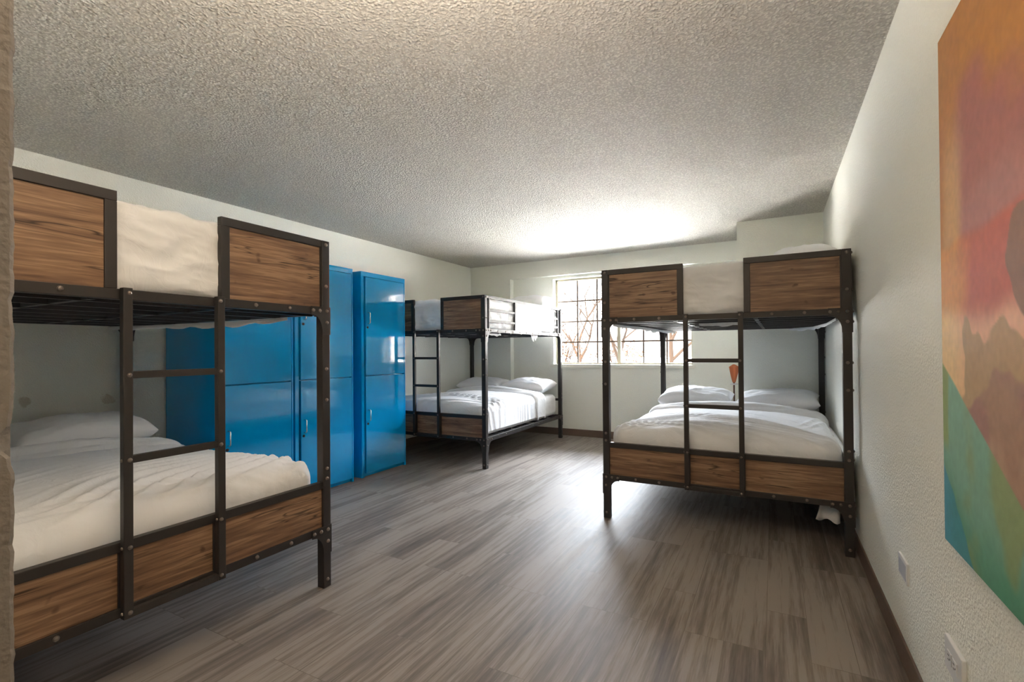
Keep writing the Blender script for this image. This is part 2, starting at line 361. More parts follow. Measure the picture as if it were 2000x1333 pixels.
# ------------------------------------------------------------------ outside the window
snow = simple('pale_snowy_ground', (.86, .85, .82, 1), .9)
bm = NB(); box(bm, -60, 60, 6.75, 120, -.75, -.65)
o = obj('ground', bm, snow); o['kind'] = 'structure'
bark = simple('tree_bark', (.013, .0095, .0075, 1), .9); bark.node_tree.nodes['Principled BSDF'].inputs['Specular IOR Level'].default_value = 0
def bare_tree(x, y, h, seed, lean, label, dense=5):
    rnd = random.Random(seed); bm = NB()
    def branch(p, d, L, r, lev):
        pts = [p]; q = Vector(p); dd = Vector(d)
        for i in range(3):
            dd = (dd + Vector((rnd.uniform(-.16, .16), rnd.uniform(-.16, .16), rnd.uniform(-.05, .12)))).normalized()
            q = q + dd*L/3; pts.append(q.copy())
        tube(bm, pts, [r, r*.88, r*.74, r*.6], 6 if lev < 2 else 4)
        if lev >= dense: return
        for k in range(3 if lev < 3 else 2):
            a = rnd.uniform(0, 2*PI); sp = rnd.uniform(.45, .95)
            nd_ = (dd + Vector((math.cos(a)*sp, math.sin(a)*sp, rnd.uniform(-.1, .25)))).normalized()
            branch(pts[rnd.choice((2, 3, 3))], nd_, L*rnd.uniform(.62, .82), r*.52, lev+1)
    branch(Vector((0, 0, 0)), Vector(lean), h*.33, h*.019, 0)
    o = obj('bare_tree', bm, bark); o.location = (x, y, -.68)
    tag(o, label, 'tree', 'trees outside the window'); return o
bare_tree(-7.6, 20.5, 6.5, 3, (.05, 0, 1), 'bare tree outside, seen through the left sash between the muntins')
bare_tree(-3.45, 13.6, 5.0, 11, (-.30, .1, 1), 'leaning bare tree outside, behind the window\'s centre mullion')
bare_tree(-3.2, 18.8, 6.5, 21, (-.02, 0, 1), 'upright bare tree outside, seen at the right end of the window')
leaf, ln_, ll_, lb_ = mat('autumn_leaves')
oi = nd(ln_, 'ShaderNodeTexCoord'); no_ = nd(ln_, 'ShaderNodeTexNoise', Scale=1.6, Detail=3.0); ll_.new(oi.outputs['Object'], no_.inputs['Vector'])
cr = nd(ln_, 'ShaderNodeValToRGB'); cr.color_ramp.elements[0].position = .38; cr.color_ramp.elements[0].color = (.016, .012, .010, 1); cr.color_ramp.elements[1].position = .62; cr.color_ramp.elements[1].color = (.034, .018, .010, 1)
ll_.new(no_.outputs['Fac'], cr.inputs[0]); ll_.new(cr.outputs[0], lb_.inputs['Base Color']); lb_.inputs['Roughness'].default_value = .8; lb_.inputs['Specular IOR Level'].default_value = 0
def shrub(x, y, rx, rz, seed, label):
    rnd = random.Random(seed); bm = NB()
    t = thing('leafy_shrub', label, 'shrub', (x, y, -.66), 0, 'shrubs outside the window')
    for i in range(1500):
        a = rnd.uniform(0, 2*PI); u = rnd.uniform(-1, 1); rr = rnd.random()**.4
        p = Vector((math.cos(a)*math.sqrt(1-u*u)*rx*rr, math.sin(a)*math.sqrt(1-u*u)*rx*.6*rr, rz*(1+u*rr)))
        e1 = Vector((rnd.uniform(-1, 1), rnd.uniform(-1, 1), rnd.uniform(-1, 1))).normalized(); e2 = e1.orthogonal().normalized(); s = rnd.uniform(.03, .06)
        bm.faces.new([bm.verts.new(p + e1*s), bm.verts.new(p + e2*s*.5), bm.verts.new(p - e1*s), bm.verts.new(p - e2*s*.5)])
    obj('foliage', bm, leaf, t)
    bm = NB()
    for i in range(9):
        a = rnd.uniform(0, 2*PI); tube(bm, [(0, 0, 0), (math.cos(a)*rx*.3, math.sin(a)*rx*.2, rz*.9), (math.cos(a)*rx*.6, math.sin(a)*rx*.4, rz*1.6)], [.03, .02, .008], 5)
    obj('stems', bm, bark, t)
shrub(-6.6, 15.5, 1.3, 1.45, 1, 'rusty leafed shrub outside, behind the window\'s left sash columns')
shrub(-5.0, 18.0, 1.2, 1.15, 2, 'rusty leafed shrub outside, next to the window\'s centre mullion')

# ------------------------------------------------------------------ bunk bed
W, L, ZT, ZU = 1.458, 1.972, 1.742, 1.369
P = .046; RB = .036
def bracket_bm(pl, corner, z, su, down=.085, side=.115, th=.004):
    """gusset plate in the plane x (foot) or y (side); corner = outer corner, su = direction into the bed"""
    bm = NB()
    pts = [(0, .0), (side, 0), (side, -.042)]
    for k in range(7):
        a = PI/2*k/6; pts.append((P+.002 + (side-P-.012)*(1-math.sin(a)), -.042 - down*(1-math.cos(a))))
    pts += [(P+.002, -.042-down), (P+.002, -.042-down-.012), (0, -.042-down-.012)]
    vs_ = []
    for t_ in (0, th):
        row = []
        for (a, b) in pts:
            if pl == 'foot': co = Vector((corner[0] + su*a, corner[1] - t_, z + b))
            elif pl == 'head': co = Vector((corner[0] + su*a, corner[1] + t_, z + b))
            elif pl == 'right': co = Vector((corner[0] + t_, corner[1] + su*a, z + b))
            else: co = Vector((corner[0] - t_, corner[1] + su*a, z + b))
            row.append(bm.verts.new(co))
        vs_.append(row)
    n = len(pts)
    bm.faces.new(vs_[0]); bm.faces.new(vs_[1][::-1])
    for k in range(n): bm.faces.new((vs_[0][k], vs_[0][(k+1) % n], vs_[1][(k+1) % n], vs_[1][k]))
    nrm = {'foot': (0, -1, 0), 'head': (0, 1, 0), 'right': (1, 0, 0), 'left': (-1, 0, 0)}[pl]
    for (a, b) in ((.022, -.02), (.064, -.02), (.104, -.02), (.022, -.078)):
        if pl in ('foot', 'head'): p = Vector((corner[0]+su*a, corner[1], z+b))
        else: p = Vector((corner[0], corner[1]+su*a, z+b))
        rivet(bm, p + Vector(nrm)*th, nrm)
    bmesh.ops.recalc_face_normals(bm, faces=bm.faces)
    return bm

def make_bed():
    t = thing('bunk_bed', '', 'bunk bed', (0, 0, 0))
    mt = M['metal']
    # posts
    for (x, y) in ((0, 0), (W-P, 0), (0, L-P), (W-P, L-P)):
        bm = NB(); box(bm, x, x+P, y, y+P, 0, ZT, .003)
        ox = 0 if x == 0 else W; sx_ = -1 if x == 0 else 1
        fy = 0 if y == 0 else L; sy_ = -1 if y == 0 else 1
        for z in (.04, .545, .595, .94, 1.096, 1.512, 1.722):
            rivet(bm, (x+P/2, fy, z), (0, sy_, 0)); rivet(bm, (ox, y+P/2, z), (sx_, 0, 0))
        bmesh.ops.recalc_face_normals(bm, faces=bm.faces)
        obj('post', bm, mt, t)
    # foot: upper bottom rail, two framed panels
    bm = NB(); box(bm, P, W-P, .004, .040, ZU, ZU+RB, .002)
    for u in (.228, .395, 1.059, 1.228): rivet(bm, (u, .004, ZU+.02), (0, -1, 0))
    obj('upper_foot_rail', bm, mt, t)
    for (u0, u1, k) in ((P, .548, 0), (.907, W-P, 1)):
        bm = NB()
        box(bm, u0 - (0 if k else .0), u1, .003, .030, ZT-RB, ZT, .002)
        if k == 0: box(bm, u1-RB, u1, .003, .030, ZU+RB, ZT-RB, .002)
        else: box(bm, u0, u0+RB, .003, .030, ZU+RB, ZT-RB, .002)
        e = u0 if k == 0 else u1-.008
        box(bm, e, e+.008, .008, .030, ZU+RB, ZT-RB)
        fr_ = obj('panel_frame', bm, mt, t)
        a, b = (u0+.008, u1-RB) if k == 0 else (u0+RB, u1-.008)
        bm = NB(); box(bm, a+.0005, b-.0005, .010, .024, ZU+RB+.0005, ZT-RB-.0005); obj('wood_panel', bm, M['wood_x'], fr_)
    # foot board
    bm = NB(); box(bm, P, W-P, .004, .034, .497, .531, .002); box(bm, P, W-P, .004, .034, .272, .306, .002)
    for u in (.227, .384, 1.058, 1.229): rivet(bm, (u, .004, .291), (0, -1, 0))
    for u in (.566, .889): box(bm, u-.016, u+.016, .006, .030, .306, .497, .001)
    bmesh.ops.recalc_face_normals(bm, faces=bm.faces)
    fb = obj('footboard_frame', bm, mt, t)
    for (a, b) in ((P, .550), (.582, .873), (.905, W-P)):
        bm = NB(); box(bm, a+.001, b-.001, .012, .026, .3065, .4965); obj('wood_panel', bm, M['wood_x'], fb)
    # ladder in front of the foot
    la = thing('ladder', '', ''); del la['label']; del la['category']; la.parent = t
    for u in (.566, .889):
        bm = NB(); box(bm, u-.0145, u+.0145, -.027, -.0005, .272, 1.408, .002)
        for z in (.291, .514, .814, 1.107, 1.390): rivet(bm, (u+(.004 if u < .7 else -.004), -.027, z), (0, -1, 0), .008)
        for z in (.291, .514, .814): rivet(bm, (u-.0145, -.014, z), (-1, 0, 0), .006)
        bmesh.ops.recalc_face_normals(bm, faces=bm.faces)
        obj('ladder_rail', bm, mt, la)
    for z0, z1 in ((.272, .298), (.802, .828), (1.095, 1.120)):
        bm = NB(); box(bm, .5805, .8745, -.025, -.003, z0, z1, .002); obj('rung', bm, mt, la)
    # sides: rails, guard
    for s in (0, 1):
        xo = 0 if s == 0 else W; d = 1 if s == 0 else -1
        X = lambda a, b: (min(xo+d*a, xo+d*b), max(xo+d*a, xo+d*b))
        x0, x1 = X(.003, .033)
        bm = NB(); box(bm, x0, x1, P, L-P, .268, .310, .002)
        for k in range(10): rivet(bm, (xo+d*.003, .26+.162*k, .290), (-d, 0, 0), .006)
        bmesh.ops.recalc_face_normals(bm, faces=bm.faces)
        obj('lower_side_rail', bm, mt, t)
        bm = NB(); box(bm, x0, x1, P, L-P, ZU, ZU+RB, .002)
        for k in range(10): rivet(bm, (xo+d*.003, .26+.1645*k, ZU+.015), (-d, 0, 0), .008)
        bmesh.ops.recalc_face_normals(bm, faces=bm.faces)
        obj('upper_side_rail', bm, mt, t)
        bm = NB(); g0, g1 = X(.004, .026)
        box(bm, g0, g1, P, L-P, ZT-.026, ZT, .002)
        for (v0, v1) in ((.078, .100), (.645, .668), (1.312, 1.334), (1.845, 1.867)): box(bm, g0, g1, v0, v1, ZU+RB, ZT-.026, .001)
        for (v0, v1) in ((.100, .645), (1.334, 1.845)):
            for z in (1.484, 1.597): box(bm, g0+.003, g1-.003, v0, v1, z-.012, z+.012, .001)
        gd = obj('guard_rail', bm, mt, t)
        p0, p1 = X(.004, .020)
        bm = NB(); box(bm, p0, p1, .669, 1.311, ZU+RB+.001, ZT-.027); obj('wood_panel', bm, M['wood_y'], gd)
    # head rails
    bm = NB()
    for (z0, z1) in ((ZT-RB, ZT), (1.53, 1.555), (ZU, ZU+RB)): box(bm, P, W-P, L-.036, L-.006, z0, z1, .002)
    for u in (.5, .95): box(bm, u-.012, u+.012, L-.034, L-.008, ZU+RB, ZT-RB, .001)
    obj('upper_head_rail', bm, mt, t)
    for (z0, z1) in ((.50, .53), (.272, .306)):
        bm = NB(); box(bm, P, W-P, L-.036, L-.006, z0, z1, .002); obj('lower_head_rail', bm, mt, t)
    # gussets
    for z in (ZU+RB+.002, .310):
        for (x, su) in ((0, 1), (W, -1)):
            obj('corner_bracket', bracket_bm('foot', (x, 0), z, su), mt, t)
            obj('corner_bracket', bracket_bm('head', (x, L), z, su), mt, t)
        for (y, sv) in ((0, 1), (L, -1)):
            obj('corner_bracket', bracket_bm('right', (W, y), z, sv), mt, t)
            obj('corner_bracket', bracket_bm('left', (0, y), z, sv), mt, t)
    # mattress supports
    for z, nm in ((ZU-.004, 'upper_mattress_support'), (.284, 'lower_mattress_support')):
        bm = NB()
        for k in range(8):
            v = .10 + k*.25; v = min(v, L-.12)
            box(bm, .034, W-.034, v-.012, v+.012, z-.002, z+.020)
        for u in (.49, .97): box(bm, u-.012, u+.012, .04, L-.04, z+.001, z+.017)
        for k in range(12):
            v = .06 + k*.166; box(bm, .036, W-.036, v-.0015, v+.0015, z+.0205, z+.0235)
        for k in range(14):
            u = .05 + k*.104; box(bm, u-.0015, u+.0015, .04, L-.04, z+.0237, z+.0262)
        obj(nm, bm, M['metal_dark'], t)
    return t
bed0 = make_bed()
BEDS = {
 'A': ((-1.0684, 3.3277), math.radians(-.457)),
 'B': ((-1.9783, .2833), math.radians(90.346)),
 'C': ((-3.9886, 4.1493), math.radians(-.235)),
}
LBL = {'A': 'brown steel and wood bunk bed against the right wall, seen from its ladder end',
       'B': 'steel and wood bunk bed nearest the camera, cut off by the wall corner',
       'C': 'brown steel and wood bunk bed in the far left corner beyond the blue lockers'}
beds = {}
for k in 'ABC':
    b = bed0 if k == 'A' else copy_tree(bed0)
    b.location = (*BEDS[k][0], 0); b.rotation_euler = (0, 0, BEDS[k][1]); b['label'] = LBL[k]; b['group'] = 'bunk beds in the dormitory'; beds[k] = b
def place(o, k, dx=0, dy=0, dz=0, rz=0):
    (x, y), a = BEDS[k]
    o.location = (x + dx*math.cos(a) - dy*math.sin(a), y + dx*math.sin(a) + dy*math.cos(a), dz); o.rotation_euler = (0, 0, a+rz); return o

# ------------------------------------------------------------------ bedding
N3 = lambda x, y, z: noise.noise(Vector((x, y, z)))
def ridge(x, y, s, p=2.2):
    return max(0.0, 1-abs(N3(x, y, s))*2.6)**p
def cloth(hx0, hx1, hy0, hy1, ztop, drop, r, dome, step, seed, amp=.010, slant=1, front_drop=None, back_drop=None):
    """cloth laid on a box (hx0..hx1, hy0..hy1) with rounded, falling edges"""
    bm = NB()
    cx, cy = (hx0+hx1)/2, (hy0+hy1)/2; ax, ay = (hx1-hx0)/2 - r, (hy1-hy0)/2 - r
    q = r*PI/2
    ex = q + max(0, drop - r)
    fd = q + max(0, (front_drop if front_drop is not None else drop) - r)
    bd = q + max(0, (back_drop if back_drop is not None else drop) - r)
    A0, A1 = -ax-ex, ax+ex; B0, B1 = -ay-fd, ay+bd
    nu, nv = int((A1-A0)/step), int((B1-B0)/step)
    rows = []
    for j in range(nv+1):
        b = B0 + (B1-B0)*j/nv; row = []
        for i in range(nu+1):
            a = A0 + (A1-A0)*i/nu
            qa, qb = max(-ax, min(ax, a)), max(-ay, min(ay, b))
            ox, oy = a-qa, b-qb; d = math.hypot(ox, oy)
            if d < 1e-9: dx = dy = 0; dn = 0; hx = hy = 0
            else:
                hx, hy = ox/d, oy/d
                if d < q: s_, dn = r*math.sin(d/r), r*(1-math.cos(d/r))
                else: s_, dn = r, r + (d-q)
                dx, dy = hx*s_, hy*s_
            zz = ztop - dn + dome*(1-(qa/(ax+.001))**2*.9)*(1-max(0, (abs(qb)/(ay+.001))**4)*.5) * (1 - min(1, d/q)*.6)
            row.append(bm.verts.new((cx+qa+dx, cy+qb+dy, zz)))
        rows.append(row)
    for a, b in zip(rows, rows[1:]):
        for k in range(nu): bm.faces.new((a[k], a[k+1], b[k+1], b[k]))
    bm.normal_update()
    sd = seed*7.3
    base = [v.co.copy() for v in bm.verts]; nr = [v.normal.copy() for v in bm.verts]
    for v, p, n in zip(bm.verts, base, nr):
        dx = max(0, abs(p.x-cx)-ax*.62)/(ax*.38+r); dy = max(0, (cy-p.y)-ay*.35)/(ay*.65+r)
        edge = min(1, max(dx, dy))
        wx = p.x + .07*N3(p.x*2.0, p.y*2.0, sd); wy = p.y + .07*N3(p.x*2.0, p.y*2.0, sd+9)
        up = abs(n.z)
        # long folds running mostly across the bed, strongest towards the foot; vertical folds on the fall
        def fold(q, ks): return (.5+.5*math.cos(q*2*PI))**ks
        sg = slant
        front = min(1, max(.12, (cy+.25-p.y)/.75)); 
        a1 = wy - sg*wx*.38; e1 = max(0, N3((wx)*1.9, a1*4, sd+1)+.30)*1.8
        f1 = fold(a1*13 + 1.1*N3(wx*1.5, wy*3, sd+5), 2.2)*min(1, e1)*front
        a2 = wy + wx*.16*sg + .35*(p.x-cx)**2; e2 = max(0, N3(wx*1.3+7, a2*4, sd+3)+.12)*1.7
        f2 = fold(a2*19 + .9*N3(wx*1.2, wy*4, sd+8), 2.0)*min(1, e2)*(.35+.65*front)
        ax_ = wx + .25*sg*wy; e3 = max(0, N3(ax_*4, wy*1.5, sd+12)+.05)*1.6*min(1, dx)
        f3 = fold(ax_*12 + N3(wx*2, wy*1.2, sd+6), 2)*min(1, e3)
        g = fold((wx if abs(n.y) > abs(n.x) else wy)*11 + 1.6*N3(wx*3, wy*3, p.z*2+sd), 2)*max(0, N3(wx*4, wy*4, sd+15)+.5) if up < .85 else 0
        big = N3(p.x*2.3, p.y*2.3, sd+2)
        h = amp*(1.9*f1 + 1.1*f2 + 1.0*f3)*up + amp*.9*big + amp*(1.0 if abs(n.x) > .5 else .30)*g*(1-up)
        q_ = p + n*h
        if q_.z < .62: q_.x = max(.036, min(W-.036, q_.x)); q_.y = max(.038, q_.y)
        v.co = q_
    return bm
def block(sx, sy, sz, r, n, seed, amp, sag=0, cz=None):
    bm = NB(); bmesh.ops.create_cube(bm, size=2.0)
    bmesh.ops.subdivide_edges(bm, edges=bm.edges[:], cuts=n, use_grid_fill=True)
    hx, hy, hz = sx/2, sy/2, sz/2
    for v in bm.verts:
        # denser near edges
        c = Vector([math.copysign(1-(1-abs(a))**1.25, a) if abs(a) > 0 else 0 for a in v.co])
        p = Vector((c.x*hx, c.y*hy, c.z*hz))
        qd = Vector((max(-hx+r, min(hx-r, p.x)), max(-hy+r, min(hy-r, p.y)), max(-hz+r, min(hz-r, p.z))))
        d = p-qd
        if d.length > 1e-6: p = qd + d.normalized()*r
        v.co = p
    bm.normal_update()
    for v in bm.verts:
        p = v.co; sd = seed*5.1
        f = ridge(p.x*6+p.z*9, p.z*5+sd-p.x*5, p.y*8, 1.6)+.8*ridge(p.x*13-p.z*11, p.z*5+sd+3+p.x*4, p.y*11, 1.6)
        big = N3(p.x*3, p.y*3, sd+p.z*3)
        v.co = p + v.normal*(amp*f*.7 + amp*big)
    return bm
def pillow_bm(sx, sy, sz, seed, n=28):
    bm = NB(); rows = {}
    for side in (1, -1):
        g = []
        for j in range(n+1):
            row = []
            for i in range(n+1):
                a, b = -1+2*i/n, -1+2*j/n
                edge = (i in (0, n)) or (j in (0, n))
                if side == -1 and edge: row.append(rows[(i, j)]); continue
                k = max(0, (1-abs(a)**2.6))*max(0, (1-abs(b)**2.6))
                h = k**.42
                # corners pull out, sides pull in
                pin = 1 - .07*(1-abs(b)**2)*abs(a)**3; pin2 = 1 - .09*(1-abs(a)**2)*abs(b)**3
                x = a*sx/2*pin; y = b*sy/2*pin2
                wr = .012*ridge(a*3+seed, b*3, seed*2.7)*(h**.5) + .014*N3(a*1.8, b*1.8, seed)
                z = side*(h*sz/2 + wr*(1 if not edge else 0)) - (sz*.12 if side == -1 and not edge else 0)*h
                vtx = bm.verts.new((x, y, z + .05*sz*math.sin(a*2+seed)))
                row.append(vtx)
                if side == 1 and edge: rows[(i, j)] = vtx
            g.append(row)
        for a_, b_ in zip(g, g[1:]):
            for k in range(n):
                f = (a_[k], a_[k+1], b_[k+1], b_[k])
                bm.faces.new(f if side == 1 else f[::-1])
    return bm
def pillow(k, dx, dy, z, rz, tilt, seed, label, group, sx=.68, sy=.44, sz=.17):
    o = obj('pillow', pillow_bm(sx, sy, sz, seed), M['pillow'], None, True)
    place(o, k, dx, dy, z, rz); o.rotation_euler[0] = tilt
    tag(o, label, 'pillow', group)
    md = o.modifiers.new('s', 'SUBSURF'); md.levels = 1; md.render_levels = 1
    return o
WHO = {'A': 'the bunk bed by the right wall', 'B': 'the nearest bunk bed at left', 'C': 'the far corner bunk bed'}
si = 0
for k in 'ABC':
    si += 1
    # lower mattress in its fitted sheet
    o = obj('mattress', block(1.36, 1.82, .28, .07, 34, si, .004), M['sheet'], None, True)
    place(o, k, W/2, .995, .452); tag(o, 'white sheeted lower mattress of ' + WHO[k], 'mattress', 'mattresses')
    # comforter
    bm = cloth(.038, W-.038, .052, 1.42, .622, .27, .085, .055, .0100, si, .0125, {'A': -1, 'B': 1, 'C': 1}[k], front_drop=.24, back_drop=.02)
    o = obj('comforter', bm, M['duvet'], None, True); place(o, k, 0, 0, 0)
    md = o.modifiers.new('t', 'SOLIDIFY'); md.thickness = .012; md.offset = -1
    tag(o, {'A': 'wrinkled white comforter on the lower bunk by the right wall', 'B': 'wrinkled white comforter on the lower bunk nearest the camera', 'C': 'wrinkled white comforter on the lower bunk in the far left corner'}[k], 'comforter', 'white comforters')
    # turned back band
    bm = cloth(.030, W-.030, 1.20, 1.52, .640, .29, .09, .062, .0125, si+20, .006, front_drop=.03, back_drop=.03)
    f = obj('turned_back_edge', bm, M['sheet'], o, True)
    md = f.modifiers.new('t', 'SOLIDIFY'); md.thickness = .03; md.offset = 0
    # pillows
    for (dx, rz, sd, side) in ((.385, .03, 1+si, 'left'), (1.075, -.04, 5+si, 'right')):
        pillow(k, dx, 1.70, .715, rz, .12, sd, 'white pillow on the %s half of the lower bunk, %s' % (side, {'A': 'right wall bed', 'B': 'nearest bed', 'C': 'far corner bed'}[k]), 'lower bunk pillows')
    # upper mattress with its cover
    o = obj('mattress', block(1.385, 1.87, .32, .055, 64, si+8, .014), M['sheet'], None, True)
    place(o, k, W/2, .972, 1.562); tag(o, 'thick white covered upper mattress of ' + WHO[k], 'mattress', 'mattresses')
    # ragged sheet hanging through the slats
pillow('C', 1.08, 1.68, 1.795, .0, .12, 31, 'white pillow on top of the far corner bed\'s upper bunk', 'upper bunk pillows', sz=.22)
pillow('A', 1.25, .62, 1.775, PI/2, 0, 33, 'white pillow lying on the upper bunk next to the right wall', 'upper bunk pillows', sx=.56, sy=.40, sz=.19)

def ruffle(k, pts, hang, seed, label):
    """loose sheet edge drooping below the upper slats"""
    bm = NB(); rows = []
    n = len(pts)
    fine = []
    for a, b in zip(pts, pts[1:]):
        for i in range(14): fine.append(Vector(a).lerp(Vector(b), i/14))
    fine.append(Vector(pts[-1]))
    for i, p in enumerate(fine):
        h = hang*(.25 + 1.1*abs(N3(i*.16, seed, 1)))*math.sin(PI*min(1, max(0, (i+.3)/(len(fine)))))**.4
        off = Vector((N3(i*.4, seed, 3), N3(i*.4, seed, 7), 0))*.02
        rows.append([bm.verts.new(p + Vector((0, 0, .012))), bm.verts.new(p + off*.5 - Vector((0, 0, h*.5))), bm.verts.new(p + off - Vector((0, 0, h)))])
    for a, b in zip(rows, rows[1:]):
        for j in range(2): bm.faces.new((a[j], b[j], b[j+1], a[j+1]))
    o = obj('sheet_edge', bm, M['sheet'], None, True); place(o, k)
    md = o.modifiers.new('t', 'SOLIDIFY'); md.thickness = .003
    tag(o, label, 'sheet', 'loose sheet edges under the bunks')
ruffle('A', [(.05, .10, 1.352), (.13, .7, 1.350), (.13, 1.3, 1.350), (.16, 1.9, 1.350)], .032, 1, 'white sheet edge drooping under the right bed\'s upper bunk, window side')
ruffle('A', [(1.40, .25, 1.352), (1.40, .9, 1.350), (1.35, 1.5, 1.350), (1.18, 1.86, 1.350)], .032, 2, 'white sheet edge drooping under the right bed\'s upper bunk, wall side')
ruffle('A', [(.60, .35, 1.350), (.86, .33, 1.350)], .03, 3, 'short white sheet fold hanging under the right bed\'s upper bunk, behind the ladder')
ruffle('B', [(1.40, .25, 1.352), (1.40, .9, 1.350), (1.38, 1.5, 1.350), (1.30, 1.9, 1.350)], .034, 4, 'white sheet edge drooping under the nearest bed\'s upper bunk in front of the lockers')
ruffle('C', [(1.405, .15, 1.352), (1.405, .4, 1.352)], .03, 5, 'white sheet edge drooping under the far corner bed\'s upper bunk at its front post')
ruffle('C', [(1.405, 1.14, 1.352), (1.405, 1.32, 1.352)], .09, 6, 'white sheet tab hanging below the far corner bed\'s upper side rail')

# comforter overhang squeezed between the right bed and the wall
def drape(name, k, v0, v1, z0, z1, label, seed):
    bm = NB(); rows = []
    n = 40
    for i in range(n+1):
        v = v0 + (v1-v0)*i/n; col = []
        for j in range(17):
            z = z1 + (z0 + .02*N3(i*.2, seed, 2) - z1)*j/16
            x = W+.004 + .007*(1+N3(v*9, z*3, seed)) 
            if j == 0: x -= .05
            if j == 1: x -= .015
            col.append(bm.verts.new((x, v, z - (.0 if j else -.006))))
        rows.append(col)
    for a, b in zip(rows, rows[1:]):
        for j in range(16): bm.faces.new((a[j], b[j], b[j+1], a[j+1]))
    o = obj(name, bm, M['duvet'], None, True); place(o, k)
    md = o.modifiers.new('t', 'SOLIDIFY'); md.thickness = .004; md.offset = 0
    tag(o, label, 'blanket', 'blanket edges between bed and wall')
drape('blanket', 'A', .09, 1.3, 1.43, 1.752, 'cream blanket edge hanging beside the right wall off the upper bunk', 1)
drape('blanket', 'A', .10, 1.3, .20, .56, 'cream blanket edge hanging beside the right wall off the lower bunk', 2)
bm = NB()
rows = []
for i in range(9):
    a = i/8; rows.append([bm.verts.new((1.30+.10*a, .10+.02*math.sin(a*5), .262)), bm.verts.new((1.29+.105*a, .09+.02*math.sin(a*5), .215-.02*a)), bm.verts.new((1.275+.12*a, .085+.02*math.sin(a*6), .165-.01*math.sin(a*9)))])
for a, b in zip(rows, rows[1:]):
    for j in range(2): bm.faces.new((a[j], b[j], b[j+1], a[j+1]))
o = obj('sheet_corner', bm, M['sheet'], None, True); place(o, 'A'); o.modifiers.new('t', 'SOLIDIFY').thickness = .003
tag(o, 'white sheet corner poking out beneath the right bed\'s lower corner bracket', 'sheet', 'loose sheet edges under the bunks')

# ------------------------------------------------------------------ lockers
XF = -3.38
LZ = 1.938
def make_locker():
    t = thing('locker', '', 'locker'); w_ = .612; dpt = XF - XL - .035
    mt = M['locker']
    # body: x from -dpt (back) to 0 (front), y 0..w
    bm = NB(); th = .012; f = .018
    box(bm, -dpt, 0, 0, th, .0, LZ, .001); box(bm, -dpt, 0, w_-th, w_, .0, LZ, .001)
    box(bm, -dpt, 0, th, w_-th, LZ-th, LZ, .001); box(bm, -dpt, -dpt+th, th, w_-th, .01, LZ-th)
    box(bm, -dpt+th, -.03, th, w_-th, .945, .955); box(bm, -dpt+th, -.03, th, w_-th, .03, .04)
    box(bm, -.03, 0, th, w_-th, LZ-.045, LZ-th, .001)
    box(bm, -.03, -.004, th, th+f*1.4, .0, LZ-.045, .001); box(bm, -.03, -.004, w_-th-.006, w_-th, .0, LZ-.045, .001)
    box(bm, -.05, -.03, th, w_-th, .0, .03)
    obj('body', bm, mt, t)
    for (z0, z1, hz, kz) in ((.035, .949, .58, .50), (.957, LZ-.048, 1.50, 1.412)):
        bm = NB(); box(bm, -.022, .004, .052, w_-th-.008, z0, z1, .0025)
        d = obj('door', bm, mt, t)
        bm = NB(); y = .082
        tube(bm, [(.004, y, hz-.052), (.026, y, hz-.052), (.033, y, hz-.045), (.033, y, hz+.045), (.026, y, hz+.052), (.004, y, hz+.052)], .0042, 8)
        obj('handle', bm, M['chrome'], d, True)
        bm = NB(); tube(bm, [(.003, y-.006, kz), (.008, y-.006, kz)], .011, 14); box(bm, .008, .012, y-.009, y-.003, kz-.007, kz+.007)
        obj('keyhole', bm, M['locker_dark'], d)
    return t
l0 = make_locker()
for i, (y0, lab) in enumerate(((1.982, 'tall blue two-door locker nearest the camera, seen behind the ladder bed'), (2.612, 'tall blue locker in the middle of the three, half hidden by a bed post'), (3.338, 'tall blue two-door locker furthest back, standing fully clear beside the corner bed'))):
    l = l0 if i == 0 else copy_tree(l0)
    l.location = (XF, y0, 0); l['label'] = lab; l['group'] = 'blue lockers along the left wall'
l.location.x = XF-.012

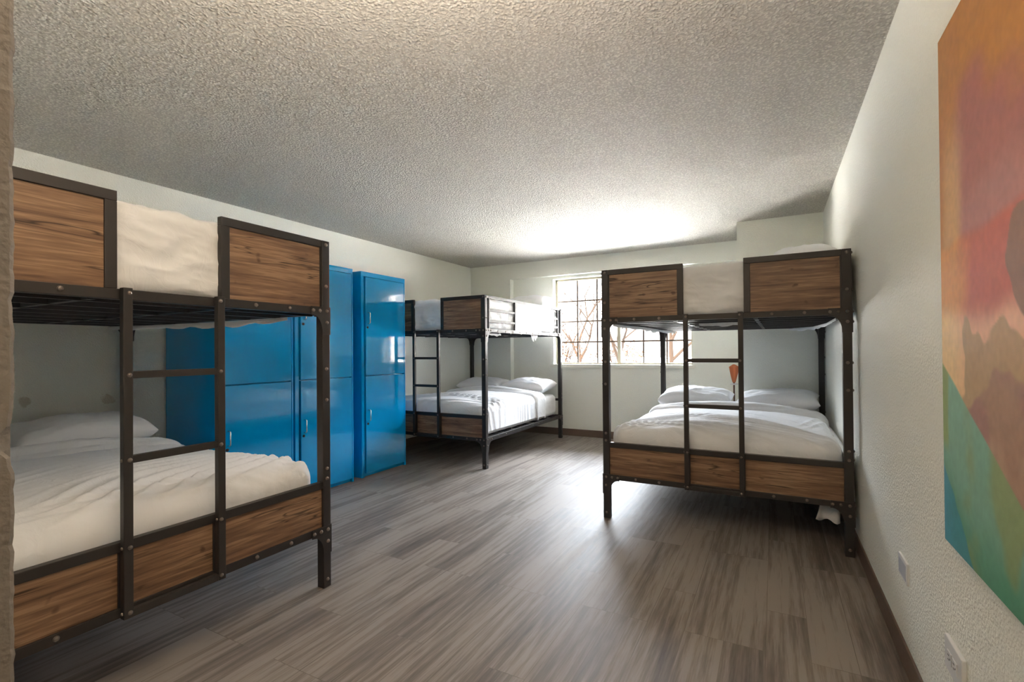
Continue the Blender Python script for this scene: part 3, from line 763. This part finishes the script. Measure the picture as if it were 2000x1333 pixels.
# ------------------------------------------------------------------ painting on the right wall
def canvas():
    y0, y1, z0, z1 = .74, 1.668, .677, 1.986
    t = thing('abstract_painting', 'large abstract canvas in orange, mauve and teal hung on the right wall', 'painting', (XR, (y0+y1)/2, z0))
    nx, nz = 190, 260
    bm = NB(); lay = bm.loops.layers.color.new('paint')
    def px(y, z):
        s = (1.668-y); n = lambda f, o=0: N3(y*f, z*f, o)
        def mix(a, b, k): k = max(0, min(1, k)); return tuple(p+(q-p)*k for p, q in zip(a, b))
        def st(v, a, b): v = max(0, min(1, (v-a)/(b-a))); return v*v*(3-2*v)
        c = (168, 112, 52)
        d = n(3, 1)*.12 + n(9, 2)*.04
        # mauve / red field
        c = mix(c, (172, 108, 60), st(n(4, 5), -.1, .4)*.6)
        k = st(s + d*.8 - .10 - .05*st(z, 1.5, 1.9), 0, .10)*st(1.80 + d*1.4 - z, 0, .14)
        c = mix(c, (152, 92, 84), k)
        c = mix(c, (160, 108, 104), k*st(.13 - abs(z-1.47+d*.5), 0, .12)*.8)
        # pale streak down the left side
        c = mix(c, (196, 158, 108), st(.10-abs(s-.09-d*.2), 0, .08)*st(z, 1.25, 1.5)*st(1.85-z, 0, .3)*.75)
        # ochre block and rose band at mid height
        k = st(1.455-z + d*.25, 0, .03)*st(z-1.16+d, 0, .12)
        c = mix(c, mix((196, 132, 66), (172, 88, 72), st(s+d, .10, .22)), k)
        # pale peach
        k = st(1.30-z + d*.7, 0, .10)
        c = mix(c, mix((216, 182, 126), (206, 158, 128), st(s + d, .05, .26)), k)
        # olive brown blobs
        k = st(1.235 - z + n(7, 8)*.10 + n(22, 4)*.03, 0, .012)*st(s + n(6, 3)*.09 + n(25, 6)*.02 - .16, 0, .012)
        c = mix(c, (156, 128, 92), k*.85)
        e = ((y-1.19+n(14, 9)*.035)/.085)**2 + ((z-1.34 + n(11, 11)*.03)/.10)**2
        c = mix(c, (122, 92, 74), st(1-e, 0, .12)*.9)
        k = st(1.12 - z + n(5, 12)*.12 + n(20, 13)*.03, 0, .02)*st(s + n(9, 14)*.05 - .10, 0, .015)
        c = mix(c, (146, 110, 92), k*.8)
        c = mix(c, (176, 146, 122), st(n(5, 15)+n(16, 16)*.3, .08, .4)*k*.7)
        c = mix(c, (140, 90, 92), st(n(6, 17), .05, .3)*k*.5)
        # diagonal to green and teal
        ln = 1.142 - s*.545 + n(8, 18)*.006
        k = st(ln - z, 0, .006)
        g = mix((112, 158, 138), (62, 128, 98), st(.96 - s*.35 - z + d*.9, -.02, .2))
        g = mix(g, (126, 138, 84), st(n(4, 19) + n(14, 20)*.25 + .25*math.sin(s*26+z*4), .12, .42)*.75)
        g = mix(g, (126, 146, 86), st(.055-s + d*.15, 0, .02)*st(z, .9, .95))
        c = mix(c, g, k)
        k2 = st(.885 - z + 0*s - s*.95 + n(18, 21)*.014, 0, .006)
        c = mix(c, mix((60, 138, 160), (52, 128, 140), st(s, .0, .1)), k2)
        f = 1 + n(60, 22)*.05 + n(24, 23)*.04
        return tuple(min(1.0, (q*f*.97+14)/255*1.08) for q in c)
    vs_ = [[bm.verts.new((-.0247 - 0*.0, y0+(y1-y0)*i/nx - t.location.y, (z1-z0)*j/nz)) for i in range(nx+1)] for j in range(nz+1)]
    cols = [[px(y0+(y1-y0)*i/nx, z0+(z1-z0)*j/nz) for i in range(nx+1)] for j in range(nz+1)]
    for j in range(nz):
        for i in range(nx):
            f = bm.faces.new((vs_[j][i], vs_[j+1][i], vs_[j+1][i+1], vs_[j][i+1]))
            for lp, (a, b) in zip(f.loops, ((j, i), (j+1, i), (j+1, i+1), (j, i+1))): lp[lay] = (*cols[a][b], 1)
    bmesh.ops.recalc_face_normals(bm, faces=bm.faces)
    mt, ns, lk, b = mat('painted_canvas')
    a = nd(ns, 'ShaderNodeVertexColor', layer_name='paint'); lk.new(a.outputs[0], b.inputs['Base Color']); b.inputs['Roughness'].default_value = .55
    tcn = nd(ns, 'ShaderNodeTexCoord'); n = nd(ns, 'ShaderNodeTexNoise', Scale=500.0); lk.new(tcn.outputs['Object'], n.inputs['Vector'])
    bp = nd(ns, 'ShaderNodeBump', Strength=.25, Distance=.001); lk.new(n.outputs['Fac'], bp.inputs['Height']); lk.new(bp.outputs[0], b.inputs['Normal'])
    obj('painted_face', bm, mt, t)
    bm = NB(); box(bm, -.0245, -.0005, y0-t.location.y, y1-t.location.y, 0, z1-z0)
    obj('stretcher', bm, simple('canvas_edge', srgb(150, 110, 70), .7), t)
canvas()

# ------------------------------------------------------------------ wall plates
t = thing('blank_wall_plate', 'small blank white wall plate low on the right wall, beyond the painting', 'wall plate', (XR, 2.262, .367))
bm = NB(); box(bm, -.008, 0, -.066, .066, -.039, .039, .002); obj('plate', bm, M['plate'], t)
bm = NB(); box(bm, -.0092, -.008, -.054, .054, -.028, .028, .0005); obj('plate_face', bm, M['plate_grey'], t)
t = thing('power_outlet', 'white electrical outlet plate below the painting on the right wall', 'outlet', (XR, 1.677, .350))
bm = NB(); box(bm, -.011, 0, -.070, .070, -.045, .045, .003); obj('plate', bm, M['plate'], t)
for dy in (.022, -.022):
    bm = NB(); box(bm, -.0135, -.0108, dy-.017, dy+.017, -.016, .016, .001); r = obj('socket', bm, M['plate'], t)
    bm = NB()
    for dz in (-.006, .006): box(bm, -.0140, -.0134, dy-.001, dy+.009, dz-.0012, dz+.0012)
    tube(bm, [(-.0140, dy-.009, 0), (-.0133, dy-.009, 0)], .0026, 10)
    obj('socket_slots', bm, M['locker_dark'], r)
bm = NB(); tube(bm, [(-.0125, 0, 0), (-.0108, 0, 0)], .0032, 12); obj('screw', bm, M['chrome'], t)

# ------------------------------------------------------------------ slim rust parasol behind the right bed
def parasol():
    x, y = -.400, 6.02
    t = thing('furled_parasol', 'slim rust-orange furled parasol with a white collar behind the right bed\'s pillows', 'parasol', (x, y, 0))
    bm = NB(); tube(bm, [(0, 0, .02), (0, 0, 1.0)], .009, 10); tube(bm, [(0, 0, .0), (0, 0, .025)], .09, 20); obj('pole', bm, simple('brown_pole', srgb(96, 66, 52), .5), t)
    bm = NB(); rings = []
    for j in range(22):
        z = .80 + .205*j/21; rr = .012 + .040*(j/21)**.8
        if j > 18: rr *= 1-.28*(j-18)
        rings.append([bm.verts.new((math.cos(a)*rr*(1+.22*math.sin(5*a+j*.05)), math.sin(a)*rr*(1+.22*math.sin(5*a+j*.05)), z)) for a in [2*PI*q/40 for q in range(40)]])
    for a, b in zip(rings, rings[1:]):
        for q in range(40): bm.faces.new((a[q], a[(q+1) % 40], b[(q+1) % 40], b[q]))
    bm.faces.new(rings[0][::-1]); bm.faces.new(rings[-1])
    obj('furled_canopy', bm, simple('rust_cloth', srgb(196, 112, 72), .7), t, True)
    bm = NB(); tube(bm, [(0, 0, .775), (0, 0, .79)], .042, 24); obj('collar', bm, M['plate'], t, True)
parasol()

# ------------------------------------------------------------------ pendant uplight, added unseen above the view to brighten the ceiling
def fill(x, y, z, power):
    t = thing('added_fill_light', 'added unseen bronze bowl pendant lighting the ceiling above the near end of the room', 'pendant light', (x, y, H))
    bm = NB(); tube(bm, [(0, 0, -.025), (0, 0, -.0005)], .06, 24); obj('canopy', bm, M['metal'], t)
    bm = NB(); tube(bm, [(0, 0, -.024), (0, 0, z-H+.01)], .006, 10); obj('stem', bm, M['metal'], t)
    bm = NB(); rings = []
    prof = [(.015, -.055), (.06, -.05), (.11, -.025), (.15, .02), (.146, .02), (.105, -.018), (.055, -.04), (.0005, -.045)]
    for r, h in prof: rings.append([bm.verts.new((math.cos(q)*r, math.sin(q)*r, z-H+h)) for q in [2*PI*i/32 for i in range(32)]])
    for a, b in zip(rings, rings[1:]):
        for q in range(32): bm.faces.new((a[q], a[(q+1) % 32], b[(q+1) % 32], b[q]))
    obj('bowl_shade', bm, M['metal'], t, True)
    d = bpy.data.lights.new('fill_bulb', 'AREA'); d.shape = 'DISK'; d.size = .22; d.energy = power; d.color = (1, .85, .68)
    o = bpy.data.objects.new('fill_bulb', d); C.objects.link(o); o.parent = t; o.location = (0, 0, z-H+.016); o.rotation_euler = (PI, 0, 0)
fill(-.62, .47, 1.95, 8.5)
